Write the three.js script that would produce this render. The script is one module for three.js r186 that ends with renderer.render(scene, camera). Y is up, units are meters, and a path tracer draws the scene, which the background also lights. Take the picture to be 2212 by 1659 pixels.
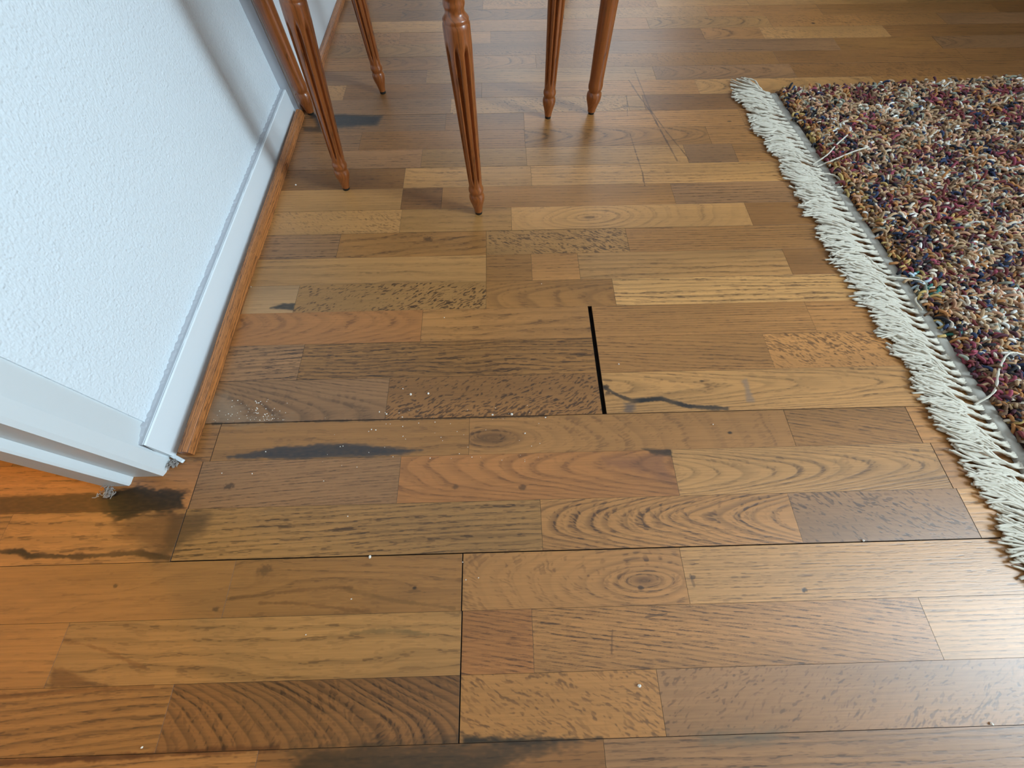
import * as THREE from 'three';
import { mergeGeometries } from 'three/addons/utils/BufferGeometryUtils.js';
import { RoundedBoxGeometry } from 'three/addons/geometries/RoundedBoxGeometry.js';
import { RectAreaLightUniformsLib } from 'three/addons/lights/RectAreaLightUniformsLib.js';

// ---------------------------------------------------------------- camera, sky, lights, exposure
const scene = new THREE.Scene();
const renderer = new THREE.WebGLRenderer({ antialias: true });
renderer.toneMapping = THREE.LinearToneMapping;
renderer.toneMappingExposure = 1.0;
renderer.shadowMap.enabled = true;
const camera = new THREE.PerspectiveCamera(86.532, 2212 / 1659, 0.02, 40);
{ // phone held low over the floor, looking steeply down
  const m = new THREE.Matrix4().makeBasis(
    new THREE.Vector3(0.999656, -0.001929, 0.026155),
    new THREE.Vector3(0.024215, 0.450879, -0.892257),
    new THREE.Vector3(-0.010071, 0.892583, 0.450771));
  camera.quaternion.setFromRotationMatrix(m);
  camera.position.set(0, 0.6106, 0);
}
scene.background = new THREE.Color().setRGB(0.75, 0.9, 1.1);          // overcast sky outside the window
RectAreaLightUniformsLib.init();
const WIN = { x: 2.25, z0: -0.06, z1: 0.62, y0: 0.7, y1: 2.2 };     // window in the right-hand wall
const day = new THREE.RectAreaLight(new THREE.Color().setRGB(0.71, 0.90, 1.02), 36, WIN.z1 - WIN.z0, WIN.y1 - WIN.y0);
day.position.set(WIN.x + 0.16, (WIN.y0 + WIN.y1) / 2, (WIN.z0 + WIN.z1) / 2);
day.lookAt(WIN.x - 1, (WIN.y0 + WIN.y1) / 2, (WIN.z0 + WIN.z1) / 2);
scene.add(day);
const WIN2 = { z: -3.2, x0: -0.35, x1: 1.15, y0: 0.55, y1: 1.95 };     // far, shaded window whose sheen lies on the far boards
const far = new THREE.RectAreaLight(new THREE.Color().setRGB(0.86, 0.95, 1.0), 3.0, WIN2.x1 - WIN2.x0, WIN2.y1 - WIN2.y0);
far.position.set((WIN2.x0 + WIN2.x1) / 2, (WIN2.y0 + WIN2.y1) / 2, WIN2.z - 0.16);
far.lookAt((WIN2.x0 + WIN2.x1) / 2, (WIN2.y0 + WIN2.y1) / 2, 0);
scene.add(far);
const HALL = { x: -1.38, y: 2.05, z: -0.93, power: 2.8 };                // warm ceiling lamp in the hallway behind the wall

// ---------------------------------------------------------------- helpers
let seed = 12345;
const rnd = () => { seed = (seed * 1664525 + 1013904223) >>> 0; return seed / 4294967296; };
const rr = (a, b) => a + (b - a) * rnd();
const perm = new Uint8Array(512);
for (let i = 0; i < 256; i++) perm[i] = i;
for (let i = 255; i > 0; i--) { const j = (rnd() * (i + 1)) | 0, t = perm[i]; perm[i] = perm[j]; perm[j] = t; }
for (let i = 0; i < 256; i++) perm[i + 256] = perm[i];
function N(x, y) { // value noise, -1 .. 1
  const xi = Math.floor(x), yi = Math.floor(y), fx = x - xi, fy = y - yi;
  const a = xi & 255, b = yi & 255, a1 = (a + 1) & 255, b1 = (b + 1) & 255;
  const u = fx * fx * (3 - 2 * fx), v = fy * fy * (3 - 2 * fy);
  const p0 = perm[perm[a] + b], p1 = perm[perm[a1] + b], p2 = perm[perm[a] + b1], p3 = perm[perm[a1] + b1];
  const t = p0 + (p1 - p0) * u, s = p2 + (p3 - p2) * u;
  return (t + (s - t) * v) / 127.5 - 1;
}
const sm = (a, b, x) => { const t = Math.min(1, Math.max(0, (x - a) / (b - a))); return t * t * (3 - 2 * t); };
const names = {};
function numbered(n) { const k = names[n] = (names[n] ?? -1) + 1; return k ? `${n}_${String(k).padStart(3, '0')}` : n; }
function mesh(name, geo, mat, parent) {
  const m = new THREE.Mesh(geo, mat); m.name = numbered(name); m.castShadow = m.receiveShadow = true;
  (parent || scene).add(m); return m;
}
function struct(name, geo, mat) { const m = mesh(name, geo, mat); m.userData.kind = 'structure'; return m; }
function thing(name, label, category, p = [0, 0, 0], group) {
  const g = new THREE.Group(); g.name = numbered(name); g.position.set(...p); g.userData = { label, category };
  if (group) g.userData.group = group;
  scene.add(g); return g;
}
function box(x0, x1, y0, y1, z0, z1, r = 0) {
  const g = r ? new RoundedBoxGeometry(x1 - x0, y1 - y0, z1 - z0, 2, r) : new THREE.BoxGeometry(x1 - x0, y1 - y0, z1 - z0);
  g.translate((x0 + x1) / 2, (y0 + y1) / 2, (z0 + z1) / 2);
  if (!r) { // uv in metres
    const P = g.attributes.position, n = g.attributes.normal, uv = g.attributes.uv;
    for (let i = 0; i < P.count; i++) {
      const ax = Math.abs(n.getX(i)), ay = Math.abs(n.getY(i));
      if (ax > .5) uv.setXY(i, P.getZ(i), P.getY(i)); else if (ay > .5) uv.setXY(i, P.getX(i), P.getZ(i)); else uv.setXY(i, P.getX(i), P.getY(i));
    }
  }
  return g;
}
function dataTex(w, h, fill, srgb, repeat) {
  const d = new Uint8Array(w * h * 4);
  fill(d);
  const t = new THREE.DataTexture(d, w, h, THREE.RGBAFormat);
  t.magFilter = THREE.LinearFilter; t.minFilter = THREE.LinearFilter;
  t.wrapS = t.wrapT = repeat ? THREE.RepeatWrapping : THREE.ClampToEdgeWrapping;
  if (srgb) t.colorSpace = THREE.SRGBColorSpace;
  t.needsUpdate = true; return t;
}

// ---------------------------------------------------------------- floor: three-strip oak parquet
// marks worn and spilled into the boards, in floor metres [x, z]
const POLY = [ // points, colour, strength, soft edge (m), noise
  [[[-0.435, -0.194], [-0.361, -0.208], [-0.275, -0.211], [-0.18, -0.204], [-0.133, -0.198], [-0.168, -0.191], [-0.25, -0.19], [-0.356, -0.189]], [50, 44, 46], .86, .0035, .004],
  [[[-0.607, -0.138], [-0.561, -0.153], [-0.482, -0.144], [-0.476, -0.119], [-0.533, -0.115], [-0.564, -0.102], [-0.591, -0.115]], [30, 18, 9], .93, .006, .008],
  [[[-0.753, -0.143], [-0.679, -0.144], [-0.598, -0.143], [-0.58, -0.116], [-0.666, -0.117], [-0.779, -0.118], [-0.793, -0.142]], [78, 48, 22], .82, .003, .003],
  [[[-0.49, -0.112], [-0.437, -0.109], [-0.433, -0.084], [-0.455, -0.07], [-0.49, -0.045]], [60, 42, 26], .55, .01, .008],
  [[[-0.566, -0.108], [-0.475, -0.113], [-0.473, -0.058], [-0.5, -0.056], [-0.554, -0.088]], [80, 46, 22], .45, .012, .01],
  [[[-0.436, -0.478], [-0.416, -0.488], [-0.392, -0.489], [-0.394, -0.473]], [40, 36, 34], .8, .003, .003],
  [[[0.204, -0.191], [0.25, -0.187], [0.248, -0.178], [0.221, -0.182]], [44, 34, 24], .8, .003, .003],
  [[[-0.48, -1.086], [-0.4, -1.081], [-0.3, -1.072], [-0.311, -1.034], [-0.369, -1.03], [-0.448, -1.027]], [34, 34, 38], .85, .009, .006],
  [[[-0.488, -1.03], [-0.414, -1.026], [-0.433, -1.008], [-0.484, -1.013]], [44, 38, 34], .6, .006, .006],
  [[[-0.255, 0.158], [-0.143, 0.157], [-0.062, 0.156], [0.067, 0.158], [0.03, 0.166], [-0.03, 0.185], [-0.114, 0.23], [-0.272, 0.23]], [44, 34, 22], .7, .012, .012],
  [[[-0.062, 0.151], [-0.008, 0.155], [0.04, 0.155], [0.099, 0.157], [0.034, 0.159], [-0.062, 0.158]], [30, 24, 16], .8, .003, .003],
  [[[0.192, -0.267], [0.207, -0.266], [0.2, -0.252], [0.189, -0.254]], [64, 58, 66], .55, .005, .005],
  [[[0.392, -0.306], [0.404, -0.308], [0.402, -0.28], [0.402, -0.265], [0.39, -0.265], [0.394, -0.284]], [120, 100, 92], .55, .003, .003],
  [[[0.208, 0.156], [0.246, 0.154], [0.316, 0.156], [0.287, 0.164], [0.217, 0.163]], [84, 78, 66], .5, .008, .006],
  [[[-0.574, 0.07], [-0.559, 0.073], [-0.499, 0.093], [-0.568, 0.094]], [96, 58, 26], .6, .004, .004],
  [[[0.141, -0.177], [0.235, -0.183], [0.247, -0.132], [0.209, -0.154], [0.147, -0.162]], [104, 66, 52], .4, .01, .008],
  [[[-0.49, -0.3], [-0.47, -0.3], [-0.42, -0.262], [-0.36, -0.25], [-0.35, -0.254], [-0.5, -0.252]], [150, 138, 126], .38, .014, .012],
];
const LINE = [ // points, half width, strength, colour
  [[[-0.74, -0.067], [-0.683, -0.066], [-0.669, -0.06], [-0.593, -0.057], [-0.518, -0.06], [-0.474, -0.052]], .0034, .8, [36, 20, 8]],
  [[[0.161, -0.297], [0.179, -0.284], [0.203, -0.272], [0.253, -0.274], [0.288, -0.261], [0.354, -0.254]], .0034, .9, [22, 20, 22]],
  [[[0.344, -1.214], [0.359, -1.138], [0.377, -1.072], [0.389, -0.982], [0.404, -0.877]], .0016, .6, [60, 36, 18]],
  [[[0.367, -1.266], [0.372, -1.176], [0.378, -1.076], [0.401, -0.985], [0.434, -0.878]], .0013, .5, [60, 36, 18]],
  [[[0.311, -0.983], [0.313, -0.908], [0.317, -0.839], [0.314, -0.792]], .0012, .65, [60, 36, 18]],
  [[[0.328, -1.143], [0.316, -1.054]], .001, .6, [60, 36, 18]],
  [[[0.286, -1.083], [0.316, -1.094], [0.365, -1.09]], .0016, .5, [60, 40, 22]],
  [[[-0.68, 0.162], [-0.513, 0.160], [-0.413, 0.158], [-0.276, 0.156]], .0032, .65, [60, 26, 8]],
  [[[-0.474, -0.250], [-0.297, -0.250], [-0.074, -0.249], [0.061, -0.249]], .0016, .7, [50, 34, 22]],
  [[[0.274, -0.305], [0.304, -0.266]], .0001, .0, [60, 36, 18]],
  [[[-0.225, -0.008], [-0.19, 0.001], [-0.152, 0.009], [-0.078, 0.019]], .0022, .45, [92, 64, 30]],
  [[[-0.374, -0.0], [-0.289, -0.007], [-0.241, -0.01], [-0.216, -0.008]], .0018, .45, [92, 58, 28]],
  [[[-0.208, 0.044], [-0.155, 0.042], [-0.11, 0.048]], .0026, .5, [88, 70, 42]],
  [[[-0.335, 0.006], [-0.286, 0.008], [-0.224, 0.016], [-0.187, 0.021]], .0018, .45, [92, 58, 28]],
  [[[-0.573, 0.042], [-0.521, 0.053], [-0.475, 0.069], [-0.461, 0.074]], .0024, .4, [110, 66, 30]],
  [[[-0.624, 0.099], [-0.559, 0.097], [-0.443, 0.093]], .002, .5, [100, 58, 24]],
  [[[0.241, -0.013], [0.243, 0.001]], .0012, .6, [70, 46, 26]],
  [[[0.2, 0.033], [0.172, 0.036]], .0011, .6, [70, 46, 26]],
  [[[0.127, 0.049], [0.122, 0.074]], .001, .5, [90, 60, 34]],
];
const DOT = [[0.162, -0.298, .009, .8], [0.165, -0.288, .006, .6], [-0.132, -0.006, 0.0037, 0.85], [0.389, 0.01, 0.0049, 0.8], [0.349, -0.213, 0.0051, 0.9], [0.326, -0.305, 0.0047, 0.7], [-0.419, -0.149, 0.0097, 0.6], [0.949, -1.505, 0.0084, 0.8], [-0.156, -0.645, 0.0133, 0.5], [0.171, 0.002, 0.005, 0.7], [-0.338, -0.033, 0.0139, 0.35], [0.244, -0.009, 0.005, 0.5], [-0.391, 0.012, 0.0061, 0.5], [-0.534, -0.019, 0.0044, 0.5], [0.018, -0.136, 0.0076, 0.5], [-0.081, -0.139, 0.0069, 0.4], [0.564, -1.024, 0.0069, 0.5]];

function polyDist(P, x, z) { // signed distance, negative inside
  let d = 1e9, s = 1;
  for (let i = 0, j = P.length - 1; i < P.length; j = i++) {
    const ex = P[j][0] - P[i][0], ez = P[j][1] - P[i][1], wx = x - P[i][0], wz = z - P[i][1];
    const t = Math.min(1, Math.max(0, (wx * ex + wz * ez) / (ex * ex + ez * ez)));
    const bx = wx - ex * t, bz = wz - ez * t; d = Math.min(d, bx * bx + bz * bz);
    const c1 = z >= P[i][1], c2 = z < P[j][1], c3 = ex * wz > ez * wx;
    if ((c1 && c2 && c3) || (!c1 && !c2 && !c3)) s = -s;
  }
  return s * Math.sqrt(d);
}
function lineDist(P, x, z) {
  let d = 1e9;
  for (let i = 0; i + 1 < P.length; i++) {
    const ex = P[i + 1][0] - P[i][0], ez = P[i + 1][1] - P[i][1], wx = x - P[i][0], wz = z - P[i][1];
    const t = Math.min(1, Math.max(0, (wx * ex + wz * ez) / (ex * ex + ez * ez)));
    d = Math.min(d, (wx - ex * t) ** 2 + (wz - ez * t) ** 2);
  }
  return Math.sqrt(d);
}
const bb = (P, e) => [Math.min(...P.map(p => p[0])) - e, Math.max(...P.map(p => p[0])) + e, Math.min(...P.map(p => p[1])) - e, Math.max(...P.map(p => p[1])) + e];
for (const p of POLY) p.bb = bb(p[0], p[3] + p[4]);
for (const p of LINE) p.bb = bb(p[0], .012);

// tones (sRGB) of the oak strips
const TONE = {
  Y: [208, 160, 102], L: [188, 141, 88], M: [170, 120, 70], R: [170, 110, 62], O: [156, 117, 70],
  D: [136, 94, 54], G: [142, 106, 76], P: [178, 144, 106], K: [148, 104, 58], B: [118, 80, 46],
};
// grain: o = {f, sl, u0, v0, A, B, con, pore, warp}
function woodColor(s, u, v, out) {
  const o = s.o, sx = s.sd, sy = s.sd * 1.7;
  let w = o.warp * (.55 * N(u * 3.1 + sx, v * 15 + sy) + .2 * N(u * 11 + sx, v * 45 + sy)), t, knot = 0;
  if (s.type === 'C') { const d = u - o.u0, q = v - o.v0; t = o.B * d + o.A * q * q + w * 1.2; }
  else if (s.type === 'K') { const d = (u - o.u0) * .32, q = v - o.v0, r = Math.sqrt(d * d + q * q); t = o.f * Math.pow(r + .002, .8) + w; knot = Math.exp(-r * r / (o.kr * o.kr)); }
  else if (s.type === 'F') { t = v * o.f - u * o.sl * o.f + w * 1.5 + .4 * N(u * 70 + sx, v * 60 + sy); }
  else { t = v * o.f - u * o.sl * o.f + w; }
  t += .32 * N(t * .8 + sx, u * 3) + .12 * N(u * 30 + sy, t * 2.3);
  const ring = t - Math.floor(t);
  let e = ring < .12 ? ring / .12 : Math.max(0, 1 - (ring - .12) * 2.1);
  if (s.type === 'K') e *= .3 + .7 * Math.exp(-((u - o.u0) ** 2) / .004); else if (s.type === 'F') e *= .3;
  const big = N(u * 4 + sx * 3, v * 20 + sy), brk = N(u * 9 + sx, t * .9 + 7);
  let pr;
  if (s.type === 'F') { const q = v - u * .45 * Math.sign(o.sl || 1) + .006 * N(u * 30 + sx, v * 40 + sy); pr = .7 * N(u * 165 + sx, q * 430 + sy) + .5 * N(u * 300 + sx, q * 640) + .25 * big; }
  else pr = .62 * N(u * 62 + sx, t * 5.5 + sy) + .6 * N(u * 150 + sx, t * 7 + v * 620);
  const pore = (s.type === 'F' ? 1.9 : 1) * sm(.12, .55, pr) * (.3 + .7 * e) * sm(-.75, .25, brk + .35);
  const fib = .045 * N(u * 16 + sx, v * 750 + sy) + .03 * N(u * 60, v * 1300 + sy);
  const tone = .075 * big + .05 * N(u * 1.7 + sx, v * 8);
  const k = 1 + fib + tone - .13 * o.con * e;
  const dk = Math.min(.92, 1.1 * o.pore * pore + .2 * o.con * e * sm(-.4, .5, brk) + knot * .55);
  const c = s.c;
  out[0] = c[0] * k; out[1] = c[1] * k; out[2] = c[2] * k;
  out[0] += (c[0] * .46 - out[0]) * dk; out[1] += (c[1] * .43 - out[1]) * dk; out[2] += (c[2] * .43 - out[2]) * dk;
}
function marks(x, z, P, L, D, out) {
  const nz = P.length ? N(x * 160, z * 420) : 0, n2 = P.length ? N(x * 40 + 9, z * 90) : 0;
  for (const p of P) {
    if (x < p.bb[0] || x > p.bb[1] || z < p.bb[2] || z > p.bb[3]) continue;
    const d = polyDist(p[0], x, z) + p[4] * (.5 * nz + .5 * n2), a = p[2] * (1 - sm(-p[3], p[3], d)) * (1 + .12 * nz);
    if (a > 0) for (let i = 0; i < 3; i++) out[i] += (p[1][i] - out[i]) * Math.min(1, a);
  }
  for (const p of L) {
    if (x < p.bb[0] || x > p.bb[1] || z < p.bb[2] || z > p.bb[3]) continue;
    const w = p[1] * (1 + .5 * N(x * 60, z * 60)), d = lineDist(p[0], x, z) + .0008 * N(x * 300, z * 300), a = p[2] * (1 - sm(w * .4, w * 1.5, d)) * (.8 + .3 * N(x * 45 + 5, z * 45));
    if (a > 0) for (let i = 0; i < 3; i++) out[i] += (p[3][i] - out[i]) * Math.min(1, a);
  }
  for (const p of D) {
    const d = Math.hypot(x - p[0], (z - p[1]) * 1.5) + p[2] * .25 * N(x * 400, z * 400), a = p[3] * (1 - sm(p[2] * .3, p[2], d));
    if (a > 0) for (let i = 0; i < 3; i++) out[i] += ([48, 32, 20][i] - out[i]) * a;
  }
}

// row boundaries (z) from the bottom of the picture to the far wall, three strips to a board
const S = 0.0685, ROWZ = [];
{ const meas = [0.1573, 0.0920, 0.0226, -0.0470, -0.1174, -0.188, -0.2500, -0.325, -0.396, -0.466, -0.5305, -0.598, -0.6645, -0.733, -0.8002, -0.8685, -0.9355, -1.0066];
  for (let k = -21; k <= 48; k++) ROWZ[k + 21] = k < 0 ? meas[0] - k * S : k < 18 ? meas[k] : meas[17] - (k - 17) * S; }
const rz = k => ROWZ[k + 21];
// rows: list of [tone, type, options, x where the strip ends]
const R_ = {  // near-left strips toned down, painting the dimmer light there
  '-1': [['M', 'S', {}, -.298], ['B', 'S', { con: .6 }, .101], ['G', 'S', { pore: .6 }, .62], ['M', 'S', {}, 1.2]],
  0: [['K', 'S', { f: 110, sl: -.06, con: 1.2 }, -.417], ['B', 'C', { u0: .12, v0: .075, A: 900, B: 55, con: 1.5, pore: .75 }, -.067], ['K', 'F', { sl: .35 }, .175], ['G', 'F', { sl: -.4, f: 80 }, .78], ['M', 'S', {}, 1.3]],
  1: [['K', 'S', { con: .4, pore: .2 }, -.575], ['O', 'S', { f: 60, con: .7, pore: .4, warp: 2 }, -.067], ['R', 'S', { sl: .16, f: 190, pore: .8 }, .024], ['M', 'S', { sl: .13, f: 200, pore: .85 }, .536], ['L', 'S', { f: 180 }, .95]],
  2: [['K', 'S', { con: .25, pore: .15, f: 40, warp: 2 }, -.38], ['K', 'S', { f: 50, con: .5, pore: .3, warp: 2.5 }, -.068], ['M', 'K', { u0: .245, v0: .04, f: 90, kr: .006, con: 1, pore: .7 }, .233], ['L', 'S', { f: 230, pore: .7, con: .5 }, .9]],
  3: [['M', 'S', {}, -.72], ['M', 'S', { f: 60, con: .6 }, -.471], ['O', 'S', { f: 130, sl: -.03, con: 1, pore: .9 }, .043], ['M', 'C', { u0: .3, v0: .035, A: 3000, B: -38, con: 1.3, pore: .85, warp: 2.2 }, .408], ['G', 'F', { f: 90, sl: .5, pore: .75 }, .66], ['L', 'S', {}, 1.2]],
  4: [['R', 'S', { con: .3 }, -.9], ['R', 'S', { con: .3 }, -.47], ['G', 'S', { f: 210, sl: -.07, con: .6, pore: .55 }, -.167], ['R', 'C', { u0: .2, v0: .02, A: 1500, B: -22, con: .7, pore: .3, warp: 2 }, .249], ['L', 'C', { u0: .15, v0: .036, A: 4200, B: 26, con: 1.1, pore: .45, warp: 1.6 }, .656], ['M', 'S', {}, 1.2]],
  5: [['R', 'S', { con: .3 }, -.76], ['D', 'S', {}, -.46], ['K', 'S', { con: .4, pore: .3, f: 60 }, -.063], ['M', 'K', { u0: .036, v0: .036, f: 62, kr: .013, con: 1.1, pore: .5, warp: .8 }, .446], ['K', 'S', { sl: .22, f: 170, pore: .7 }, .645], ['M', 'S', {}, 1.2]],
  6: [['M', 'S', {}, -.84], ['G', 'C', { u0: .28, v0: .07, A: 1200, B: 22, con: .9, pore: .4, warp: 2 }, -.199], ['D', 'F', { f: 100, sl: -.25, pore: .9 }, .1515], ['L', 'C', { u0: -.05, v0: .03, A: 3000, B: 10, con: .9, pore: .4, warp: 1.5 }, .95]],
  7: [['L', 'S', {}, -.7], ['G', 'S', { f: 130, con: 1.2, pore: 1.5, sl: -.06 }, -.356], ['K', 'S', { f: 150, con: 1.3, pore: 1.6, warp: 3.6 }, .1515], ['M', 'S', { f: 160, sl: .07, pore: .6 }, .456], ['M', 'F', { f: 80, sl: .8, pore: .7 }, .95]],
  8: [['D', 'S', {}, -.95], ['R', 'C', { u0: .2, v0: .02, A: 1500, B: 26, con: .5, pore: .35 }, -.153], ['M', 'S', { f: 60, con: .7, pore: .45, warp: 1.4 }, .1515], ['M', 'S', { f: 200, pore: .5 }, .555], ['M', 'S', {}, .95]],
  9: [['P', 'S', { con: .2, pore: .15 }, -.393], ['O', 'F', { f: 90, sl: -.3, pore: 1 }, -.037], ['K', 'C', { u0: .12, v0: .045, A: 1800, B: -18, con: .6, pore: .3, warp: 2 }, .205], ['Y', 'S', { f: 105, con: 1.2, pore: .8, sl: .02 }, .95]],
  10: [['L', 'S', { f: 50, con: .5, pore: .25 }, -.037], ['K', 'S', { con: .4 }, .052], ['M', 'S', { con: .4 }, .145], ['L', 'S', { f: 70, pore: .4 }, .557], ['D', 'S', { con: .3, pore: .2 }, .95]],
  11: [['G', 'S', { pore: .7 }, -.336], ['K', 'S', { f: 60, sl: -.1, con: .6 }, -.037], ['O', 'F', { f: 90, sl: .1, pore: .8 }, .251], ['M', 'S', { f: 150 }, .95]],
  12: [['L', 'F', { f: 80, pore: .45 }, -.217], ['O', 'S', { f: 60, con: .4, pore: .3 }, .016], ['L', 'K', { u0: .165, v0: .035, f: 70, kr: .004, con: 1, pore: .4, warp: 1.2 }, .519], ['D', 'S', { con: .25, pore: .2 }, .95]],
  13: [['L', 'S', { con: .3, pore: .2 }, -.221], ['B', 'S', { con: .3 }, -.134], ['K', 'S', { con: .4, pore: .3 }, .372], ['G', 'S', {}, .95]],
  14: [['D', 'S', { con: .3 }, -.222], ['L', 'S', { f: 80, con: .4 }, .064], ['L', 'S', { f: 90, con: .6 }, .95]],
  15: [['G', 'S', { con: .3 }, -.188], ['O', 'S', { con: .4 }, .056], ['L', 'S', { con: .5 }, .43], ['G', 'S', { con: .3 }, .546], ['M', 'S', {}, .95]],
  16: [['G', 'S', {}, -.34], ['D', 'S', {}, .055], ['K', 'C', { u0: .1, v0: .03, A: 2000, B: 20 }, .5], ['M', 'S', {}, .95]],
  17: [['G', 'S', {}, -.139], ['D', 'S', {}, .056], ['M', 'S', {}, .6], ['M', 'S', {}, .95]],
  18: [['G', 'S', { con: .3 }, -.129], ['L', 'F', { pore: .8 }, .325], ['L', 'S', {}, .367], ['B', 'S', { con: .3 }, .64], ['G', 'S', {}, 1.1]],
};
const ENDS = { 19: [-.41, -.05, .52, 1.0, 1.6], 20: [-.2, .419, .8, 1.27, 1.9], 21: [-.35, .1, .776, 1.3, 1.75], 22: [-.15, .3, .973, 1.267, 1.8], 23: [-.292, -.026, .6, .776, 1.15, 1.7], 24: [-.12, .45, .82, 1.35, 1.9], 25: [-.3, .2, .644, 1.0, 1.55], 26: [-.05, .5, .79, 1.3, 1.8] };
const FARTONE = 'GMDLOKGMLD';
for (const k in ENDS) { let p = 0; R_[k] = ENDS[k].map((x, i) => [FARTONE[(i * 3 + k * 7 + (i * k) % 4) % 10], ['S', 'S', 'C', 'F'][(i + +k) % 4], { con: .5, pore: .5, u0: .15, v0: .03, A: 1500, B: 24, f: 100, sl: .05 }, x]); }
const strips = [], filler = [];
const DEF = { f: 120, sl: 0, u0: .1, v0: .03, A: 2000, B: 25, con: .8, pore: .5, warp: 1, kr: .008 };
const LEFT = -1.9, RIGHT = 2.25;
function addStrip(k, x0, x1, tone, type, o, known) {
  const boardEnd = { 0: -.067, 1: -.067, 2: -.067 }[k];
  const s = { k, x0, x1, z0: rz(k + 1), z1: rz(k), type, o: { ...DEF, ...o }, sd: rr(0, 200) };
  const c = TONE[tone].map((q, i) => [161, 111, 62][i] + .64 * (q - [161, 116, 70][i])), j = rr(.96, 1.04); s.c = [c[0] * j, c[1] * j, c[2] * j];
  (known ? strips : filler).push(s);
}
for (let k = -20; k <= 47; k++) {
  const row = R_[k]; let x = LEFT;
  if (row) {
    const first = row[0][3] - rr(.34, .5);
    // hallway side of the row
    const startX = Math.min(first, k >= 5 ? -.62 : -.78);
    const cuts = [LEFT]; let q = LEFT + rr(.1, .3); while (q < startX - .2) { cuts.push(q); q += rr(.3, .5); }
    cuts.push(startX);
    for (let i = 0; i + 1 < cuts.length; i++) addStrip(k, cuts[i], cuts[i + 1], 'RMLRM'[(i + k + 21) % 5], 'S', { con: .5 }, k >= -1 && k <= 6 && cuts[i + 1] > -.95);
    x = startX;
    for (const [t, ty, o, xe] of row) { addStrip(k, x, xe, t, ty, o, !(x > .84 && rz(k) > -1.1)); x = xe; }
  } else x = LEFT + rr(-.2, 0);
  while (x < RIGHT) { const l = rr(.3, .5), xe = x + l > RIGHT - .12 ? RIGHT : x + l; addStrip(k, Math.max(LEFT, x), xe, 'LMKRGODM'[(rnd() * 8) | 0], 'S', {}, k === -2 && x > -.85 && x < .8); x = xe; }
}
// pack every strip's grain into picture sheets
const SHEET = 2048, sheets = [];
let cy = SHEET, cx = SHEET, rowH = 0;
function place(s) {
  const near = s.z1 > -.62, py = near ? 150 : 92, ppm = near ? 1650 : 1050;
  const w = Math.min(SHEET - 2, Math.ceil((s.x1 - s.x0) * ppm));
  if (cx + w + 2 > SHEET) { cx = 0; cy += rowH + 2; rowH = py; }
  if (py > rowH) rowH = py;
  if (!sheets.length || cy + py + 6 > SHEET) { sheets.push(new Uint8Array(SHEET * SHEET * 4)); cx = 0; cy = 0; rowH = py; }
  s.sheet = sheets.length - 1; s.px = [cx, cy, w, py]; cx += w + 2;
  const d = sheets[s.sheet], out = [0, 0, 0], W = s.x1 - s.x0, H = s.z1 - s.z0;
  const hit = p => p.bb[0] < s.x1 && p.bb[1] > s.x0 && p.bb[2] < s.z1 && p.bb[3] > s.z0;
  const P = POLY.filter(hit), L = LINE.filter(hit), D = DOT.filter(p => p[0] > s.x0 - .02 && p[0] < s.x1 + .02 && p[1] > s.z0 - .02 && p[1] < s.z1 + .02);
  s.marked = P.length + L.length + D.length > 0;
  for (let j = 0; j < py; j++) for (let i = 0; i < w; i++) {
    const u = (i + .5) / w * W, v = (j + .5) / py * H;
    woodColor(s, u, v, out);
    if (P.length || L.length || D.length) marks(s.x0 + u, s.z0 + v, P, L, D, out);
    const q = ((s.px[1] + j) * SHEET + s.px[0] + i) * 4;
    for (let c = 0; c < 3; c++) d[q + c] = Math.max(0, Math.min(255, out[c]));
    d[q + 3] = 255;
  }
}
strips.sort((a, b) => b.z1 - a.z1 || a.x0 - b.x0);
strips.forEach(place);
console.log('strips', strips.length, 'filler', filler.length, 'sheets', sheets.length);
for (const d of sheets) for (let j = SHEET - 4; j < SHEET; j++) for (let i = 0; i < 4; i++) { const q = (j * SHEET + i) * 4; d[q] = 62; d[q + 1] = 42; d[q + 2] = 26; d[q + 3] = 255; } // dirt in the joints
const sheetTex = sheets.map(d => dataTex(SHEET, SHEET, t => t.set(d), true));
const sheetMat = sheetTex.map(t => new THREE.MeshPhysicalMaterial({ map: t, roughness: .40, bumpMap: t, bumpScale: .00025, specularIntensity: 1, ior: 1.5 }));
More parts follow.
